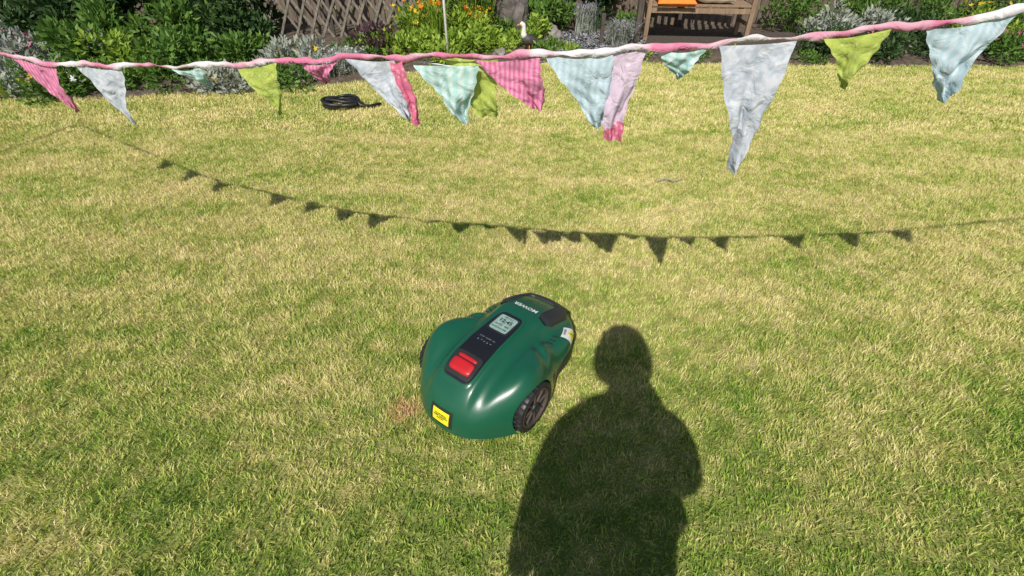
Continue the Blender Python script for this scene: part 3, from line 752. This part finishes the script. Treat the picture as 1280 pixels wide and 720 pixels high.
V=[(0,0,.96),(0,0,1.1),(0,.0,1.22),(0,-.005,1.32),(0,.0,1.42),(0,.015,1.53),
   (.10,0,.9),(.115,.01,.5),(.12,0,.09),(.12,.12,.035),(.12,.19,.03),
   (-.10,0,.9),(-.115,.01,.5),(-.12,0,.09),(-.12,.12,.035),(-.12,.19,.03),
   (.12,0,1.30),(.20,0,1.27),(.25,.04,1.05),(.155,.21,1.23),(.075,.285,1.36),
   (-.12,0,1.30),(-.19,0,1.27),(-.235,-.01,1.05),(-.225,.06,.83),(-.215,.08,.78)]
E=[(0,1),(1,2),(2,3),(3,4),(4,5),(0,6),(6,7),(7,8),(8,9),(9,10),(0,11),(11,12),(12,13),(13,14),(14,15),(3,16),(16,17),(17,18),(18,19),(19,20),(3,21),(21,22),(22,23),(23,24),(24,25)]
Rr=[(.21,.13),(.205,.125),(.20,.125),(.14,.09),.064,.058,.12,.07,.05,.045,.03,.12,.07,.05,.045,.03,.09,.075,.062,.04,.028,.09,.075,.06,.045,.03]
body=skin('body',V,E,Rr,[M_shirt,M_jean,M_skin,M_shoe],person)
for f in body.data.polygons:
    c=f.center
    if c.z<.09: i=3
    elif c.z<.92 and abs(c.x)<.19: i=1
    elif c.z>1.41: i=2
    elif c.x>.0 and c.y>.14 and c.z>1.0: i=2
    elif c.x<-.16 and c.z<.95 and c.y>.02: i=2
    else: i=0
    f.material_index=i
V=[];F=[];n=40;m=28
for i in range(m+1):
    th=math.pi*i/m
    for j in range(n):
        a=2*math.pi*j/n; x=math.sin(th)*math.sin(a); y=math.sin(th)*math.cos(a); z=math.cos(th)
        jaw=1-.28*(1-ss(-1,.1,z))
        X=.078*x*jaw; Y=.098*y*(1-.12*(1-ss(-1,0,z))); Z=.122*z
        if y>0:
            Y+=.022*math.exp(-(X/.012)**2-((Z+.012)/.022)**2)
            Y-=.010*(math.exp(-((abs(X)-.031)/.014)**2-((Z-.008)/.012)**2))
            Y+=.006*math.exp(-(X/.024)**2-((Z+.055)/.008)**2)+.006*math.exp(-(X/.02)**2-((Z+.1)/.015)**2)
        V.append((X,Y,Z))
for i in range(m):
    for j in range(n): F.append((i*n+j,i*n+(j+1)%n,(i+1)*n+(j+1)%n,(i+1)*n+j))
hd=bpy.data.objects.new('head',None); link(hd,person); hd.location=(-.01,.035,1.60); hd.rotation_euler=(R(-18),0,0); hd.scale=(1.08,1.05,1.05)
pymesh('face',V,F,M_skin,hd)
M_eye=simple('eye_white',(.8,.8,.78),.2,var=.02); M_lip=simple('lips',(.45,.17,.15),.5)
for s in(-1,1):
    ell('eye',(s*.031,.083,.008),(.013,.01,.009),M_eye,hd); ell('iris',(s*.031,.0925,.008),(.005,.002,.005),M_bd,hd)
    ell('ear',(s*.079,-.005,-.005),(.01,.02,.033),M_skin,hd,(0,0,s*R(-20))); ell('eyebrow',(s*.032,.092,.03),(.017,.005,.004),M_hair,hd)
ell('mouth',(0,.094,-.055),(.024,.006,.007),M_lip,hd)
V2=[];F2=[]
for i in range(21):
    th=math.pi*.70*i/20
    for j in range(n):
        a=2*math.pi*j/n; y=math.cos(a); lim=th*(1.0 if y<.1 else 1-.55*(y-.1)/.9)
        x=math.sin(lim)*math.sin(a); yy=math.sin(lim)*math.cos(a); z=math.cos(lim); b=1+.02*math.sin(a*17+i)+.02*math.sin(a*7)
        fl=1+.08*(1-ss(-.5,.5,z))
        V2.append((.104*x*b*fl,.118*yy*b-.004,.134*z*b))
for i in range(20):
    for j in range(n): F2.append((i*n+j,i*n+(j+1)%n,(i+1)*n+(j+1)%n,(i+1)*n+j))
h=pymesh('hair',V2,F2,M_hair,hd); sm=h.modifiers.new('s','SOLIDIFY'); sm.thickness=.012; sm.offset=-1
ph=empty('smartphone',(0,0,CH)); ph.rotation_euler=(R(90-PITCH),0,0)
def rbox(name,size,loc,mat,parent,bev):
    o=boxes_mesh(name,[((0,0,0),size,(0,0,0))],mat,parent); o.location=loc; o.modifiers[0].width=bev; o.modifiers[0].segments=3; return o
rbox('case',(.073,.15,.009),(.018,-.058,.014),M_blk,ph,.004); rbox('screen',(.068,.143,.001),(.018,-.058,.0192),M_gloss,ph,.0003)
def wld(p):
    q=Euler((R(90-PITCH),0,0)).to_matrix()@Vector(p)+Vector((0,0,CH)); return q-Vector((.02,-.33,0))
palm0=Vector((.075,.285,1.36))
pc=wld((.066,-.085,.032))
skin('right_palm',[palm0,(palm0+pc)/2,pc],[(0,1),(1,2)],[(.026,.026),(.034,.022),(.036,.018)],M_skin,person)
for k,yy in enumerate((-.045,-.066,-.087,-.106)):
    L=(1,1.06,1,.85)[k]
    skin('right_finger_%d'%(k+1),[pc+(wld((.066,yy,.030))-pc)*.5,wld((.068,yy,.028)),wld((.067,yy,.008)),wld((.067-.012*L,yy,.004))],[(0,1),(1,2),(2,3)],[.010,.0095,.0085,.007],M_skin,person)
skin('right_thumb',[pc,wld((.05,-.05,.036)),wld((.03,-.04,.031))],[(0,1),(1,2)],[.013,.011,.009],M_skin,person)
lw=Vector((-.215,.08,.78)); lp=lw+Vector((.005,.02,-.085))
skin('left_palm',[lw,(lw+lp)/2,lp],[(0,1),(1,2)],[(.026,.022),(.018,.036),(.016,.038)],M_skin,person)
for k,dy in enumerate((.03,.01,-.01,-.028)):
    L=(.07,.08,.074,.058)[k]
    skin('left_finger_%d'%(k+1),[lp+Vector((0,dy*.8,.02)),lp+Vector((0,dy,-.012)),lp+Vector((.008,dy*1.05,-.012-L*.55)),lp+Vector((.024,dy*1.05,-.012-L))],[(0,1),(1,2),(2,3)],[.010,.0095,.0085,.007],M_skin,person)
skin('left_thumb',[(lw+lp)/2+Vector((0,.01,.01)),lp+Vector((.012,.045,.02)),lp+Vector((.018,.055,-.015))],[(0,1),(1,2)],[.013,.011,.009],M_skin,person)
print('done')
